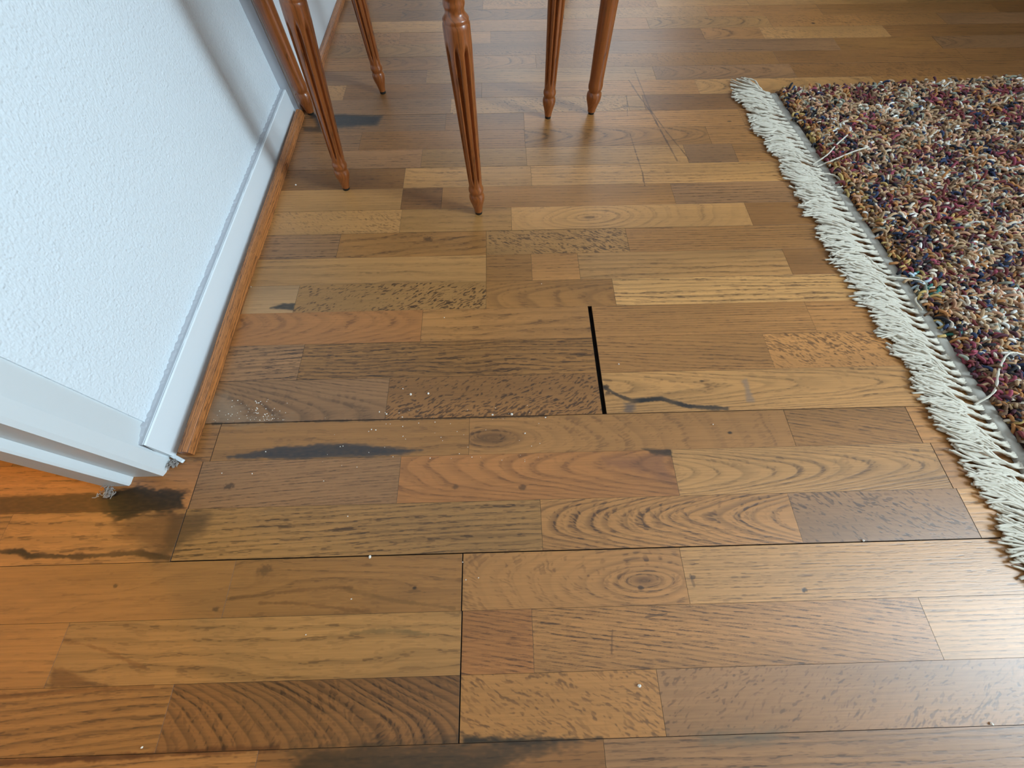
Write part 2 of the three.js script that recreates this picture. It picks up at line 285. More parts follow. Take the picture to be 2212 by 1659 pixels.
function stripGeometry(s, src) { // a strip with eased edges, 12 + 8 triangles
  const isEnd = x => [-.067, .155, -.037, .055, -.47, .656].some(e => Math.abs(e - x) < .012);
  const gz = 0.00004, g0 = .00007, k3 = ((s.k % 3) + 3) % 3;
  const za = s.z0 + (k3 === 2 ? .00016 : gz), zb = s.z1 - (k3 === 0 ? .0002 : gz);
  let xa = s.x0 + g0, xb = s.x1 - g0;
  if (s.k >= 0 && s.k <= 2) { if (Math.abs(s.x1 + .067) < .005) xb -= .0006; if (Math.abs(s.x0 + .067) < .005) xa += .0006; }
  if (s.k >= 3 && s.k <= 5 && s.x0 < -.44 && s.x0 > -.48) xa += .0007;
  if (s.k >= 3 && s.k <= 5 && s.x0 > .63 && s.x0 < .67) xa += .0006;
  if (s.k >= 6 && s.k <= 8 && Math.abs(s.x0 - .1515) < .001) xa = .1585;        // the open gap between two boards
  const zb2 = s.k === 3 && s.x0 > -.48 ? zb - .0008 : zb, za2 = za;
  const lift = s.lift || 0, e = .00014, yt = lift, ym = lift - e, yb = -.0125;
  const X = [xa, xb], Z = [za2, zb2], pos = [], uv = [], idx = [];
  const [px, py, pw, ph] = (src || s).px, W = s.x1 - s.x0, H = s.z1 - s.z0;
  const put = (x, y, z) => { pos.push(x, y, z); uv.push((px + .5 + Math.min(1, Math.max(0, (x - s.x0) / W)) * (pw - 1)) / SHEET, (py + .5 + Math.min(1, Math.max(0, (z - s.z0) / H)) * (ph - 1)) / SHEET); return pos.length / 3 - 1; };
  const quad = (a, b, c, d, dark) => { const n = [a, b, c, d].map(p => put(...p)); if (dark) for (const q of n) { uv[q * 2] = 1.5 / SHEET; uv[q * 2 + 1] = (SHEET - 2) / SHEET; } idx.push(n[0], n[1], n[2], n[0], n[2], n[3]); };
  const T = [[xa + e, yt, za2 + e], [xa + e, yt, zb2 - e], [xb - e, yt, zb2 - e], [xb - e, yt, za2 + e]];
  const Md = [[xa, ym, za2], [xa, ym, zb2], [xb, ym, zb2], [xb, ym, za2]], Bt = Md.map(p => [p[0], yb, p[2]]);
  quad(...T);
  for (let i = 0; i < 4; i++) { const j = (i + 1) % 4; quad(T[i], Md[i], Md[j], T[j], true); quad(Md[i], Bt[i], Bt[j], Md[j], true); }
  const g = new THREE.BufferGeometry();
  g.setAttribute('position', new THREE.Float32BufferAttribute(pos, 3)); g.setAttribute('uv', new THREE.Float32BufferAttribute(uv, 2)); g.setIndex(idx);
  const gg = g.toNonIndexed(); gg.computeVertexNormals(); return gg;
}
const floor = new THREE.Group(); floor.name = 'floor'; floor.userData = { kind: 'structure' }; scene.add(floor);
const plankMats = {};
for (const s of strips) {
  s.lift = (s.k >= 6 && s.k <= 8 ? .0006 : 0) + (s.k === 5 ? -.0003 : 0) + rr(-.00012, .00012);
  mesh('plank', stripGeometry(s), sheetMat[s.sheet], floor);
}
{ // the floor outside the picture and under the rug
  const by = {}, clean = strips.filter(s => !s.marked);
  filler.forEach((s, i) => { const src = clean[(i * 37 + 11) % clean.length]; (by[src.sheet] ||= []).push(stripGeometry(s, src)); });
  for (const k in by) { const m = mesh('floorboards', mergeGeometries(by[k]), sheetMat[k], floor); m.userData.kind = 'stuff'; }
}
mesh('subfloor', box(-2, 2.35, -.06, -.0126, -3.3, 1.6), new THREE.MeshStandardMaterial({ color: new THREE.Color().setRGB(.012, .009, .007), roughness: 1 }), floor);

// ---------------------------------------------------------------- walls, ceiling, window
const peel = dataTex(1024, 1024, d => { // orange-peel plaster relief, tiling over 0.36 m
  const P = (x, y, f) => { // tiling value noise
    const X = x * f, Y = y * f, xi = Math.floor(X), yi = Math.floor(Y), fx = X - xi, fy = Y - yi, u = fx * fx * (3 - 2 * fx), v = fy * fy * (3 - 2 * fy);
    const h = (a, b) => perm[perm[((a % f) + f) % f & 255] + (((b % f) + f) % f & 255)] / 255;
    const t = h(xi, yi) + (h(xi + 1, yi) - h(xi, yi)) * u, s = h(xi, yi + 1) + (h(xi + 1, yi + 1) - h(xi, yi + 1)) * u; return t + (s - t) * v;
  };
  for (let y = 0; y < 1024; y++) for (let x = 0; x < 1024; x++) {
    const a = x / 1024, b = y / 1024;
    let h = .5 * P(a, b, 120) + .38 * P(a, b, 200) + .2 * P(a, b, 250) + .1 * P(a, b, 36);
    const q = (y * 1024 + x) * 4; d[q] = d[q + 1] = d[q + 2] = Math.min(255, h * 215); d[q + 3] = 255;
  }
}, false, true);
peel.repeat.set(1 / .36, 1 / .36);
const M = {
  wall: new THREE.MeshStandardMaterial({ color: new THREE.Color().setRGB(.76, .83, .88), roughness: .7, bumpMap: peel, bumpScale: .0013 }),
  plain: new THREE.MeshStandardMaterial({ color: new THREE.Color().setRGB(.80, .81, .80), roughness: .8 }),
  paint: new THREE.MeshPhysicalMaterial({ color: new THREE.Color().setRGB(.78, .84, .88), roughness: .42 }),
  trim: new THREE.MeshPhysicalMaterial({ color: new THREE.Color().setRGB(.69, .73, .745), roughness: .42 }),  // trim paint, greyed further for the shade on the wall end
  caulkShade: new THREE.MeshStandardMaterial({ color: new THREE.Color().setRGB(.46, .48, .52), roughness: .8 }),  // caulk grey, deepened to stand in for shade on edges
};
const WX = -.527;
struct('wall_left', mergeGeometries([box(-.605, WX, 0, 2.4, -1.085, -.231), box(-.605, WX, 0, 2.4, -3.2, -1.085)]), M.wall);
struct('wall_left_front', box(-.605, WX, 0, 2.4, .78, 1.5), M.wall);
struct('wall_left_header', box(-.605, WX, 2.08, 2.4, -.231, .78), M.wall);
{ // right-hand wall with the window opening
  const a = WIN.x, b = WIN.x + .2, w = WIN;
  struct('wall_right', mergeGeometries([box(a, b, 0, w.y0, -3.2, 1.5), box(a, b, w.y1, 2.4, -3.2, 1.5), box(a, b, w.y0, w.y1, -3.2, w.z0), box(a, b, w.y0, w.y1, w.z1, 1.5)]), M.plain);
  const win = new THREE.Group(); win.name = 'window_1'; win.userData = { kind: 'structure' }; scene.add(win);
  const f = .04, zm = w.y0 + .42 * (w.y1 - w.y0), xa = a + .07, xb = a + .12;
  mesh('window_frame', mergeGeometries([box(xa, xb, w.y0, w.y0 + f, w.z0, w.z1), box(xa, xb, w.y1 - f, w.y1, w.z0, w.z1), box(xa, xb, w.y0, w.y1, w.z0, w.z0 + f), box(xa, xb, w.y0, w.y1, w.z1 - f, w.z1), box(xa, xb, zm - .012, zm + .012, w.z0, w.z1)]), M.paint, win);
  const glass = M.glass = new THREE.MeshPhysicalMaterial({ color: 0xffffff, transmission: 1, thickness: 0, roughness: 0, ior: 1.5 });
  mesh('pane', box(xa + .02, xa + .024, w.y0 + f, zm - .012, w.z0 + f, w.z1 - f), glass, win);
  mesh('pane', box(xa + .02, xa + .024, zm + .012, w.y1 - f, w.z0 + f, w.z1 - f), glass, win);
  mesh('window_sill', box(a - .03, a + .07, w.y0 - .03, w.y0, w.z0 - .05, w.z1 + .05), M.paint, win);
}
{ // far wall and its window
  const w = WIN2, a = w.z - .2, b = w.z, f = .045, xm = (w.x0 + w.x1) / 2, za = b - .12, zb = b - .07;
  struct('wall_back', mergeGeometries([box(-2.1, 2.45, 0, w.y0, a, b), box(-2.1, 2.45, w.y1, 2.4, a, b), box(-2.1, w.x0, w.y0, w.y1, a, b), box(w.x1, 2.45, w.y0, w.y1, a, b)]), M.plain);
  const win = new THREE.Group(); win.name = 'window_2'; win.userData = { kind: 'structure' }; scene.add(win);
  mesh('window_frame', mergeGeometries([box(w.x0, w.x1, w.y0, w.y0 + f, za, zb), box(w.x0, w.x1, w.y1 - f, w.y1, za, zb), box(w.x0, w.x0 + f, w.y0, w.y1, za, zb), box(w.x1 - f, w.x1, w.y0, w.y1, za, zb), box(xm - .02, xm + .02, w.y0, w.y1, za, zb)]), M.paint, win);
  mesh('pane', box(w.x0 + f, xm - .02, w.y0 + f, w.y1 - f, za + .02, za + .024), M.glass, win);
  mesh('pane', box(xm + .02, w.x1 - f, w.y0 + f, w.y1 - f, za + .02, za + .024), M.glass, win);
}
struct('wall_front', box(-2.1, 2.45, 0, 2.4, 1.5, 1.7), new THREE.MeshStandardMaterial({ color: new THREE.Color().setRGB(.22, .15, .1), roughness: .8 }));
struct('wall_hall', box(-2.1, -1.9, 0, 2.4, -3.2, 1.5), new THREE.MeshStandardMaterial({ color: new THREE.Color().setRGB(.7, .62, .5), roughness: .85 }));
struct('ceiling', box(-2.1, 2.45, 2.4, 2.55, -3.4, 1.7), M.plain);

// wall end by the doorway: three stepped painted strips
function post(x0, x1, z0, z1, ch) { // upright with its front-right edge eased
  const sh = new THREE.Shape(); sh.moveTo(x0, -z0); sh.lineTo(x1, -z0); sh.lineTo(x1, -(z1 - ch)); sh.lineTo(x1 - ch * .5, -z1); sh.lineTo(x0, -z1); sh.closePath();
  const g = new THREE.ExtrudeGeometry(sh, { depth: 2.08, bevelEnabled: false }); g.rotateX(-Math.PI / 2); return g;
}
{ const sh = new THREE.Shape(); [[-.605, .2312], [-.5295, .2312], [-.5228, .193], [-.605, .193]].forEach(([x, y], i) => i ? sh.lineTo(x, y) : sh.moveTo(x, y)); sh.closePath();
  struct('trim_1', new THREE.ExtrudeGeometry(sh, { depth: 2.08, bevelEnabled: false }).rotateX(-Math.PI / 2), M.trim); }
struct('trim_2', post(-.6, -.5200, -.192, -.167, .006), M.trim);
struct('trim_3', post(-.605, -.567, -.1668, -.1535, .003), M.trim);
struct('trim_7', box(-.5268, -.5036, 0, 2.08, -1.0849, -1.0832), M.caulkShade);                        // grey strip that paints shade onto the side face of the far casing
struct('trim_4', box(-.6, -.503, 0, 2.1, -1.75, -1.085, .002), M.paint);                 // flat white casing at the far end of the wall
{ // baseboard with a rough caulked top edge, its shade put into the grey
  const n = 260, z0 = -1.083, z1 = -.1965;
  function sweep(prof) {
    const pos = [], idx = [], c = prof(0).length;
    for (let i = 0; i <= n; i++) for (const p of prof(z0 + (z1 - z0) * i / n)) pos.push(...p);
    for (let i = 0; i < n; i++) for (let k = 0; k + 1 < c; k++) { const a = i * c + k, b = a + c; idx.push(a, b, a + 1, b, b + 1, a + 1); }
    const e0 = pos.length / 3; for (const p of prof(z1)) pos.push(...p); pos.push(WX - .002, 0, z1);
    for (let k = 0; k + 1 < c; k++) idx.push(e0 + c, e0 + k + 1, e0 + k);
    const geo = new THREE.BufferGeometry(); geo.setAttribute('position', new THREE.Float32BufferAttribute(pos, 3)); geo.setAttribute('uv', new THREE.Float32BufferAttribute(new Float32Array(pos.length / 3 * 2), 2)); geo.setIndex(idx);
    const gg = geo.toNonIndexed(); gg.computeVertexNormals(); return gg;
  }
  const g = new THREE.Group(); g.name = 'baseboard_left'; g.userData = { kind: 'structure' }; scene.add(g);
  mesh('board', sweep(z => [[WX + .0085, .0588, z], [WX + .0108, .0584 + .0002 * N(z * 70, 5), z], [WX + .0122, .0568, z], [WX + .0125, 0, z]]), M.paint, g);
  mesh('caulk_bead', sweep(z => { const j = .0013 * N(z * 170, 3) + .0009 * N(z * 430, 9); return [[WX - .002, .0615 + j * 1.3, z], [WX + .0012 + j, .0600 + j * .6, z], [WX + .0042 + j * .5, .0586, z], [WX + .0105, .0586, z]]; }), M.caulkShade, g);
}
// ---------------------------------------------------------------- wood for moulding and furniture
function grainTex(c, f, con, sd, pore = .6, w = 256, h = 1024) {
  return dataTex(w, h, d => {
    const s = { type: 'S', o: { ...DEF, f, con, pore, warp: 1.2 }, sd, c }, out = [0, 0, 0];
    for (let y = 0; y < h; y++) for (let x = 0; x < w; x++) { woodColor(s, y / h * .6, x / w * .12, out); const q = (y * w + x) * 4; for (let i = 0; i < 3; i++) d[q + i] = Math.max(0, Math.min(255, out[i])); d[q + 3] = 255; }
  }, true, true);
}
const oakT = grainTex([184, 116, 62], 300, 2.2, 31, 1.5); oakT.repeat.set(1 / .12, 1 / .6);
const cherryT = grainTex([146, 80, 35], 120, .5, 57); cherryT.repeat.set(1 / .12, 1 / .6);
M.oak = new THREE.MeshPhysicalMaterial({ map: oakT, roughness: .42 });
M.cherry = new THREE.MeshPhysicalMaterial({ map: cherryT, roughness: .34, clearcoat: .5, clearcoatRoughness: .22 });
M.black = new THREE.MeshStandardMaterial({ color: 0x15130f, roughness: .6 });
function shoe(za, zb, xa, xb) { // oak strip at the foot of the wall, rounded on the room side
  const n = 24, w = .0142, h = .0185, pos = [], uv = [], idx = [];
  const pr = [[-w, 0], [-w, h - .001], [-w + .001, h], [-.006, h], [-.003, h - .0012], [-.001, h - .004], [0, h - .008], [0, 0]];
  for (let i = 0; i <= n; i++) { const t = i / n, z = za + (zb - za) * t, x = xa + (xb - xa) * t + .0006 * N(z * 9, 2); pr.forEach((p, k) => { pos.push(x + p[0], p[1], z); uv.push(k * .006, z); }); }
  for (let i = 0; i < n; i++) for (let k = 0; k < 7; k++) { const a = i * 8 + k, b = a + 8; idx.push(a, a + 1, b, b, a + 1, b + 1); }
  const cap = (b, f) => { for (let k = 1; k < 7; k++) f ? idx.push(b, b + k, b + k + 1) : idx.push(b, b + k + 1, b + k); };
  const e0 = pos.length / 3; pr.forEach((p, k) => { pos.push(xa + p[0], p[1], za); uv.push(k * .006, za + p[1]); }); cap(e0, true);
  const e1 = pos.length / 3; pr.forEach((p, k) => { pos.push(xb + p[0], p[1], zb); uv.push(k * .006, zb + p[1]); }); cap(e1, false);
  const g = new THREE.BufferGeometry(); g.setAttribute('position', new THREE.Float32BufferAttribute(pos, 3)); g.setAttribute('uv', new THREE.Float32BufferAttribute(uv, 2)); g.setIndex(idx);
  const gg = g.toNonIndexed(); gg.computeVertexNormals(); return gg;
}
struct('trim_5', shoe(-.1985, -1.0735, -.4852, -.4920), M.oak);
struct('trim_6', shoe(-1.0995, -3.2, -.4885, -.4885), M.oak);

// ---------------------------------------------------------------- turned legs
function lathe(profile, { n = 96, flutes = 0, depth = 0, f0 = 0, f1 = 0, rot = 0 }) { // profile [y, r] from the foot up
  const pos = [], uv = [], idx = [], rows = [];
  for (let i = 0; i + 1 < profile.length; i++) { const [y0, r0] = profile[i], [y1, r1] = profile[i + 1], m = Math.max(1, Math.round((y1 - y0) / .006)); for (let j = 0; j < m; j++) rows.push([y0 + (y1 - y0) * j / m, r0 + (r1 - r0) * j / m]); }
  rows.push(profile[profile.length - 1]);
  rows.forEach(([y, r], i) => {
    const inF = flutes ? sm(f0, f0 + .012, y) * (1 - sm(f1 - .016, f1, y)) : 0;
    for (let k = 0; k <= n; k++) {
      const a = k / n * Math.PI * 2; let q = (a / (Math.PI * 2) * flutes + rot) % 1; q = Math.abs(q - .5) * 2; // 0 at groove centre
      const half = .40 * Math.sqrt(Math.max(0, inF)), g = inF > 0 && q < half ? Math.sqrt(1 - (q / half) ** 2) * depth * Math.min(1, inF * 1.5) * (r / .018) : 0;
      const R = r - g; pos.push(R * Math.cos(a), y, R * Math.sin(a)); uv.push(k / n * r * 6.28, y);
    }
  });
  for (let i = 0; i + 1 < rows.length; i++) for (let k = 0; k < n; k++) { const a = i * (n + 1) + k, b = a + n + 1; idx.push(a, b, a + 1, b, b + 1, a + 1); }
  const g = new THREE.BufferGeometry(); g.setAttribute('position', new THREE.Float32BufferAttribute(pos, 3)); g.setAttribute('uv', new THREE.Float32BufferAttribute(uv, 2)); g.setIndex(idx); g.computeVertexNormals();
  return g;
}
const FOOT = [[.006, .0082], [.012, .0088], [.022, .0112], [.032, .0142], [.039, .0154], [.045, .0150], [.0485, .0132], [.051, .0126], [.053, .0138], [.0565, .0149], [.0605, .0149], [.064, .0138], [.067, .0128], [.07, .0129]];
const FLUTED = [...FOOT, [.15, .0152], [.25, .0182], [.300, .0198], [.322, .0199], [.3265, .0196], [.328, .0182], [.3295, .0184], [.332, .0188], [.3335, .0178], [.337, .0145], [.340, .0134], [.344, .0140], [.346, .0150], [.349, .0154], [.352, .0146], [.354, .0148], [.357, .0156], [.3605, .0176], [.364, .0196], [.51, .0196], [.51, 0]];
const SMOOTH = [[.006, .0096], [.012, .0102], [.024, .0138], [.034, .0170], [.042, .0178], [.048, .0170], [.051, .0146], [.054, .0144], [.057, .0162], [.064, .0172], [.07, .0166], [.076, .0160], [.15, .0172], [.25, .0188], [.45, .022], [.645, .024], [.645, 0]];
const flutedGeo = lathe(FLUTED, { flutes: 8, depth: .0062, f0: .076, f1: .306, rot: .15 });
const smoothGeo = lathe(SMOOTH, { n: 48 });
const glideGeo = new THREE.CylinderGeometry(.0078, .0072, .006, 20).translate(0, .003, 0);
function leg(parent, geo, x, z, lean = 0, turn = 0) {
  const p = parent.position;
  const l = mesh('leg', geo, M.cherry, parent); l.position.set(x - p.x, 0, z - p.z); l.rotation.set(0, turn, -lean, 'ZYX');
  mesh('foot_glide', glideGeo, M.black, l); return l;
}
const chair = thing('chair', 'reddish-brown wooden chair on four slim fluted tapering legs with turned feet', 'chair', [-.13, 0, -.94]);
leg(chair, flutedGeo, -.347, -.802, .114, .3);
leg(chair, flutedGeo, -.053, -.718, -.0244, .1);
leg(chair, flutedGeo, -.309, -1.173, 0, .2);
leg(chair, flutedGeo, .116, -1.052, 0, .25);
{ // seat frame, cushion and back stand above the picture and shade the floor below
  const P = [[-.32, -.815], [-.045, -.722], [.132, -1.068], [-.325, -1.19]].map(([x, z]) => [x + .13, z + .94]);
  const sh = new THREE.Shape(); P.forEach(([x, z], i) => i ? sh.lineTo(x, -z) : sh.moveTo(x, -z)); sh.closePath();
  const ext = (d, y, b) => new THREE.ExtrudeGeometry(sh, { depth: d, bevelEnabled: true, bevelSize: b, bevelThickness: b, bevelSegments: 3 }).rotateX(-Math.PI / 2).translate(0, y, 0);
  mesh('seat_frame', ext(.05, .505, .004), M.cherry, chair);
  const fabric = new THREE.MeshStandardMaterial({ color: new THREE.Color().setRGB(.45, .38, .28), roughness: .95 });
  mesh('seat', ext(.04, .567, .014), fabric, chair);
  const back = new THREE.TorusGeometry(.17, .018, 12, 48).scale(.85, 1.15, 1).translate(-.055, .835, .185);
  mesh('back_frame', back, M.cherry, chair).rotation.y = 0;
  mesh('backrest', new THREE.SphereGeometry(.155, 32, 20).scale(.85, 1.15, .16).translate(-.055, .835, .185), fabric, chair);
}
const table = thing('table', 'reddish-brown wooden table on smooth round turned legs, its left leg against the white wall', 'table', [-.125, 0, -1.4]);
leg(table, smoothGeo, -.480, -1.086, 0);
leg(table, smoothGeo, .226, -1.067, 0);
leg(table, smoothGeo, -.46, -1.80, 0);
leg(table, smoothGeo, .226, -1.80, 0);
mesh('apron', mergeGeometries([box(-.33, .33, .645, .735, .322, .342), box(-.33, .33, .645, .735, -.41, -.39), box(-.345, -.325, .645, .735, -.4, .33), box(.335, .355, .645, .735, -.4, .33)]), M.cherry, table);
mesh('tabletop', new RoundedBoxGeometry(.78, .028, .84, 3, .01).translate(.005, .749, -.03), M.cherry, table);

{ // unseen dark furniture added past the far edge to shade the boards
  const t = thing('added_sideboard', 'unseen dark brown furniture added beyond the far right corner of the rug to shade the boards', 'added_sideboard', [1.62, 0, -1.98]);
  const dark = new THREE.MeshStandardMaterial({ color: new THREE.Color().setRGB(.05, .03, .02), roughness: .5 });
  mesh('carcass', box(-.55, .55, .05, .82, -.24, .24), dark, t);
  mesh('top', new RoundedBoxGeometry(1.14, .03, .52, 2, .008).translate(0, .835, 0), dark, t);
  for (const x of [-.275, .275]) { const d = mesh('door', new RoundedBoxGeometry(.53, .72, .02, 2, .006).translate(x, .435, .25), dark, t); mesh('knob', new THREE.SphereGeometry(.014, 16, 12).translate(x - Math.sign(x) * .22, .47, .272), M.black, d); }
  for (const x of [-.5, .5]) for (const z of [-.2, .2]) mesh('foot', new THREE.CylinderGeometry(.025, .02, .05, 16).translate(x, .025, z), dark, t);
}

// ---------------------------------------------------------------- rug
const rug = thing('shag_rug', 'thick shag rug of mixed maroon, cream, tan and navy yarn with a long cream fringe', 'rug', [1.3, 0, -.4]);
const RX = z => .700 + (z + 1.115) * .078, RZ = x => -1.128 - (x - .72) * .055;       // left and far edge of the pile
const RUGX1 = 1.95, RUGZ1 = .5, ox = 1.3, oz = -.4;
{
  const base = new THREE.MeshStandardMaterial({ color: new THREE.Color().setRGB(.06, .04, .035), roughness: 1 });
  const g = new THREE.BufferGeometry(), c = [[RX(-1.13), RZ(.7)], [RUGX1, RZ(RUGX1)], [RUGX1, RUGZ1], [RX(RUGZ1), RUGZ1]].map(([x, z]) => [x - ox, z - oz]);
  const sh = new THREE.Shape(); c.forEach(([x, z], i) => i ? sh.lineTo(x, -z) : sh.moveTo(x, -z)); sh.closePath();
  mesh('backing', new THREE.ExtrudeGeometry(sh, { depth: .007, bevelEnabled: false }).rotateX(-Math.PI / 2).translate(0, .0005, 0), base, rug);
}
function tube(pts, r, sides, lobes = 0, twist = 0, taper = 0) { // pts: array of Vector3
  const curve = new THREE.CatmullRomCurve3(pts), n = Math.max(4, Math.ceil(pts.length * (lobes ? 7 : 3))), pos = [], idx = [];
  const fr = curve.computeFrenetFrames(n, false), L = curve.getLength(), p = new THREE.Vector3();
  for (let i = 0; i <= n; i++) {
    curve.getPointAt(i / n, p); const t = i / n, q = r * (1 - taper * t);
    for (let k = 0; k < sides; k++) {
      const a = k / sides * 6.2832, R = lobes ? q * (1 + .28 * Math.cos(lobes * (a - t * L * twist))) : q;
      const c = R * Math.cos(a), s = R * Math.sin(a), N_ = fr.normals[i], B = fr.binormals[i];
      pos.push(p.x + c * N_.x + s * B.x, p.y + c * N_.y + s * B.y, p.z + c * N_.z + s * B.z);
    }
  }
  for (let i = 0; i < n; i++) for (let k = 0; k < sides; k++) { const a = i * sides + k, b = i * sides + (k + 1) % sides; idx.push(a, b, a + sides, b, b + sides, a + sides); }
  const e = pos.length / 3; curve.getPointAt(1, p); pos.push(p.x, p.y, p.z);
  for (let k = 0; k < sides; k++) idx.push(e, n * sides + k, n * sides + (k + 1) % sides);
  const g = new THREE.BufferGeometry(); g.setAttribute('position', new THREE.Float32BufferAttribute(pos, 3)); g.setIndex(idx); g.computeVertexNormals(); return g;
}
const V = (x, y, z) => new THREE.Vector3(x, y, z);
{ // pile: tens of thousands of soft yarn tufts
  const kinds = [];
  for (let v = 0; v < 5; v++) {
    const a = rr(0, 6.28), l = rr(.011, .018), h = rr(.009, .015), b = rr(-1, 1);
    kinds.push(tube([V(0, 0, 0), V(.15 * l * Math.cos(a), h * .5, .15 * l * Math.sin(a)), V(.6 * l * Math.cos(a + b * .4), h * .95, .6 * l * Math.sin(a + b * .4)), V(l * Math.cos(a + b), h * .9, l * Math.sin(a + b))], 0.0026, 5, 0, 0, .25));
  }
  const PAL = { cream: [.62, .53, .42], white: [.74, .72, .68], tan: [.42, .27, .15], brown: [.16, .085, .045], rust: [.40, .17, .055], peach: [.55, .30, .18], maroon: [.17, .035, .035], plum: [.085, .028, .04], black: [.018, .017, .022], navy: [.03, .045, .10], teal: [.04, .17, .14], sage: [.24, .25, .2], gold: [.50, .34, .12], pink: [.30, .06, .09], sky: [.45, .55, .62] };
  const mixA = ['cream', 'tan', 'maroon', 'brown', 'black', 'cream', 'plum', 'tan', 'rust', 'rust', 'brown', 'navy', 'peach', 'maroon', 'black', 'tan'];
  const groups = [['cream', 'white', 'tan', 'peach'], ['maroon', 'plum', 'brown', 'pink'], ['black', 'navy', 'brown', 'plum'], ['tan', 'brown', 'tan', 'peach', 'sage'], ['rust', 'rust', 'brown', 'gold'], ['teal', 'sage', 'gold', 'sky']];
  const list = kinds.map(() => []);
  const step = .0053;
  for (let z = RZ(RUGX1) - .01; z < RUGZ1; z += step) for (let x = .64; x < RUGX1; x += step) {
    const px = x + rr(-.003, .003), pz = z + rr(-.003, .003);
    if (px < RX(pz) + rr(.009, .016) || pz < RZ(px) + rr(-.001, .004)) continue;
    const kx = px * 1, a = N(px * 26 + 3, pz * 30) + .35 * N(px * 8 + 40, pz * 8), b = N(px * 26 + 90, pz * 30 + 40) + .35 * N(px * 7 + 4, pz * 7 + 70), big = N(px * 7, pz * 7 + 50);
    const edge = px - RX(pz);
    let gi;
    if (edge < .036 && rnd() < .72) gi = pz < -.72 || N(pz * 14, 4) > .25 ? 4 : (N(pz * 9, 8) > -.2 && pz > -.72 ? 5 : 1);
    else if (a > .44) gi = b > 0 ? 0 : 3; else if (a < -.30) gi = b > 0 ? 2 : 1; else if (b > .36) gi = 3; else if (b < -.45) gi = rnd() < .5 ? 4 : 1; else gi = rnd() < .22 ? 3 : -1;
    if (gi === 3 && pz > -.72 && rnd() < .35) gi = 0;
    const pal = gi < 0 ? mixA : groups[gi];
    let c = PAL[rnd() < .26 ? mixA[(rnd() * mixA.length) | 0] : pal[(rnd() * pal.length) | 0]];
    list[(rnd() * kinds.length) | 0].push([px - ox, pz - oz, c, rr(.8, 1.2)]);
  }
  const yarn = new THREE.MeshStandardMaterial({ color: 0xffffff, roughness: 1 });
  const m4 = new THREE.Matrix4(), q = new THREE.Quaternion(), e = new THREE.Euler(), col = new THREE.Color();
  list.forEach((L, v) => {
    const im = new THREE.InstancedMesh(kinds[v], yarn, L.length); im.name = numbered('pile'); im.castShadow = im.receiveShadow = true; im.userData.kind = 'stuff';
    L.forEach(([x, z, c, k], i) => {
      e.set(rr(-.35, .35), rr(0, 6.28), rr(-.35, .35)); q.setFromEuler(e); const s = rr(.85, 1.25);
      m4.compose(V(x, .006, z), q, V(s * 1.05, s, s * 1.05)); im.setMatrixAt(i, m4); im.setColorAt(i, col.setRGB(c[0] * k, c[1] * k, c[2] * k));
    });
    rug.add(im);
  });
  console.log('tufts', list.map(l => l.length).join(' '));
}
M.cotton = new THREE.MeshStandardMaterial({ color: new THREE.Color().setRGB(.66, .60, .50), roughness: 1 });
M.band = new THREE.MeshStandardMaterial({ color: new THREE.Color().setRGB(.42, .39, .34), roughness: 1 });
{ // woven edge band
  const gs = []; const n = 120, z0 = RZ(.7) + .002, z1 = RUGZ1;
  const pos = [], idx = [], uv = [];
  for (let i = 0; i <= n; i++) { const z = z0 + (z1 - z0) * i / n, x = RX(z), w = .0012 * N(z * 60, 1); [[-.008 + w, .001], [-.007 + w, .0068], [-.001, .0086], [.008, .009], [.016, .006]].forEach(p => { pos.push(x + p[0] - ox, p[1], z - oz); uv.push(p[0], z); }); }
  for (let i = 0; i < n; i++) for (let k = 0; k < 4; k++) { const a = i * 5 + k, b = a + 5; idx.push(a, b, a + 1, b, b + 1, a + 1); }
  const g = new THREE.BufferGeometry(); g.setAttribute('position', new THREE.Float32BufferAttribute(pos, 3)); g.setAttribute('uv', new THREE.Float32BufferAttribute(uv, 2)); g.setIndex(idx); g.computeVertexNormals();
  mesh('edge_band', g, M.band, rug);
}
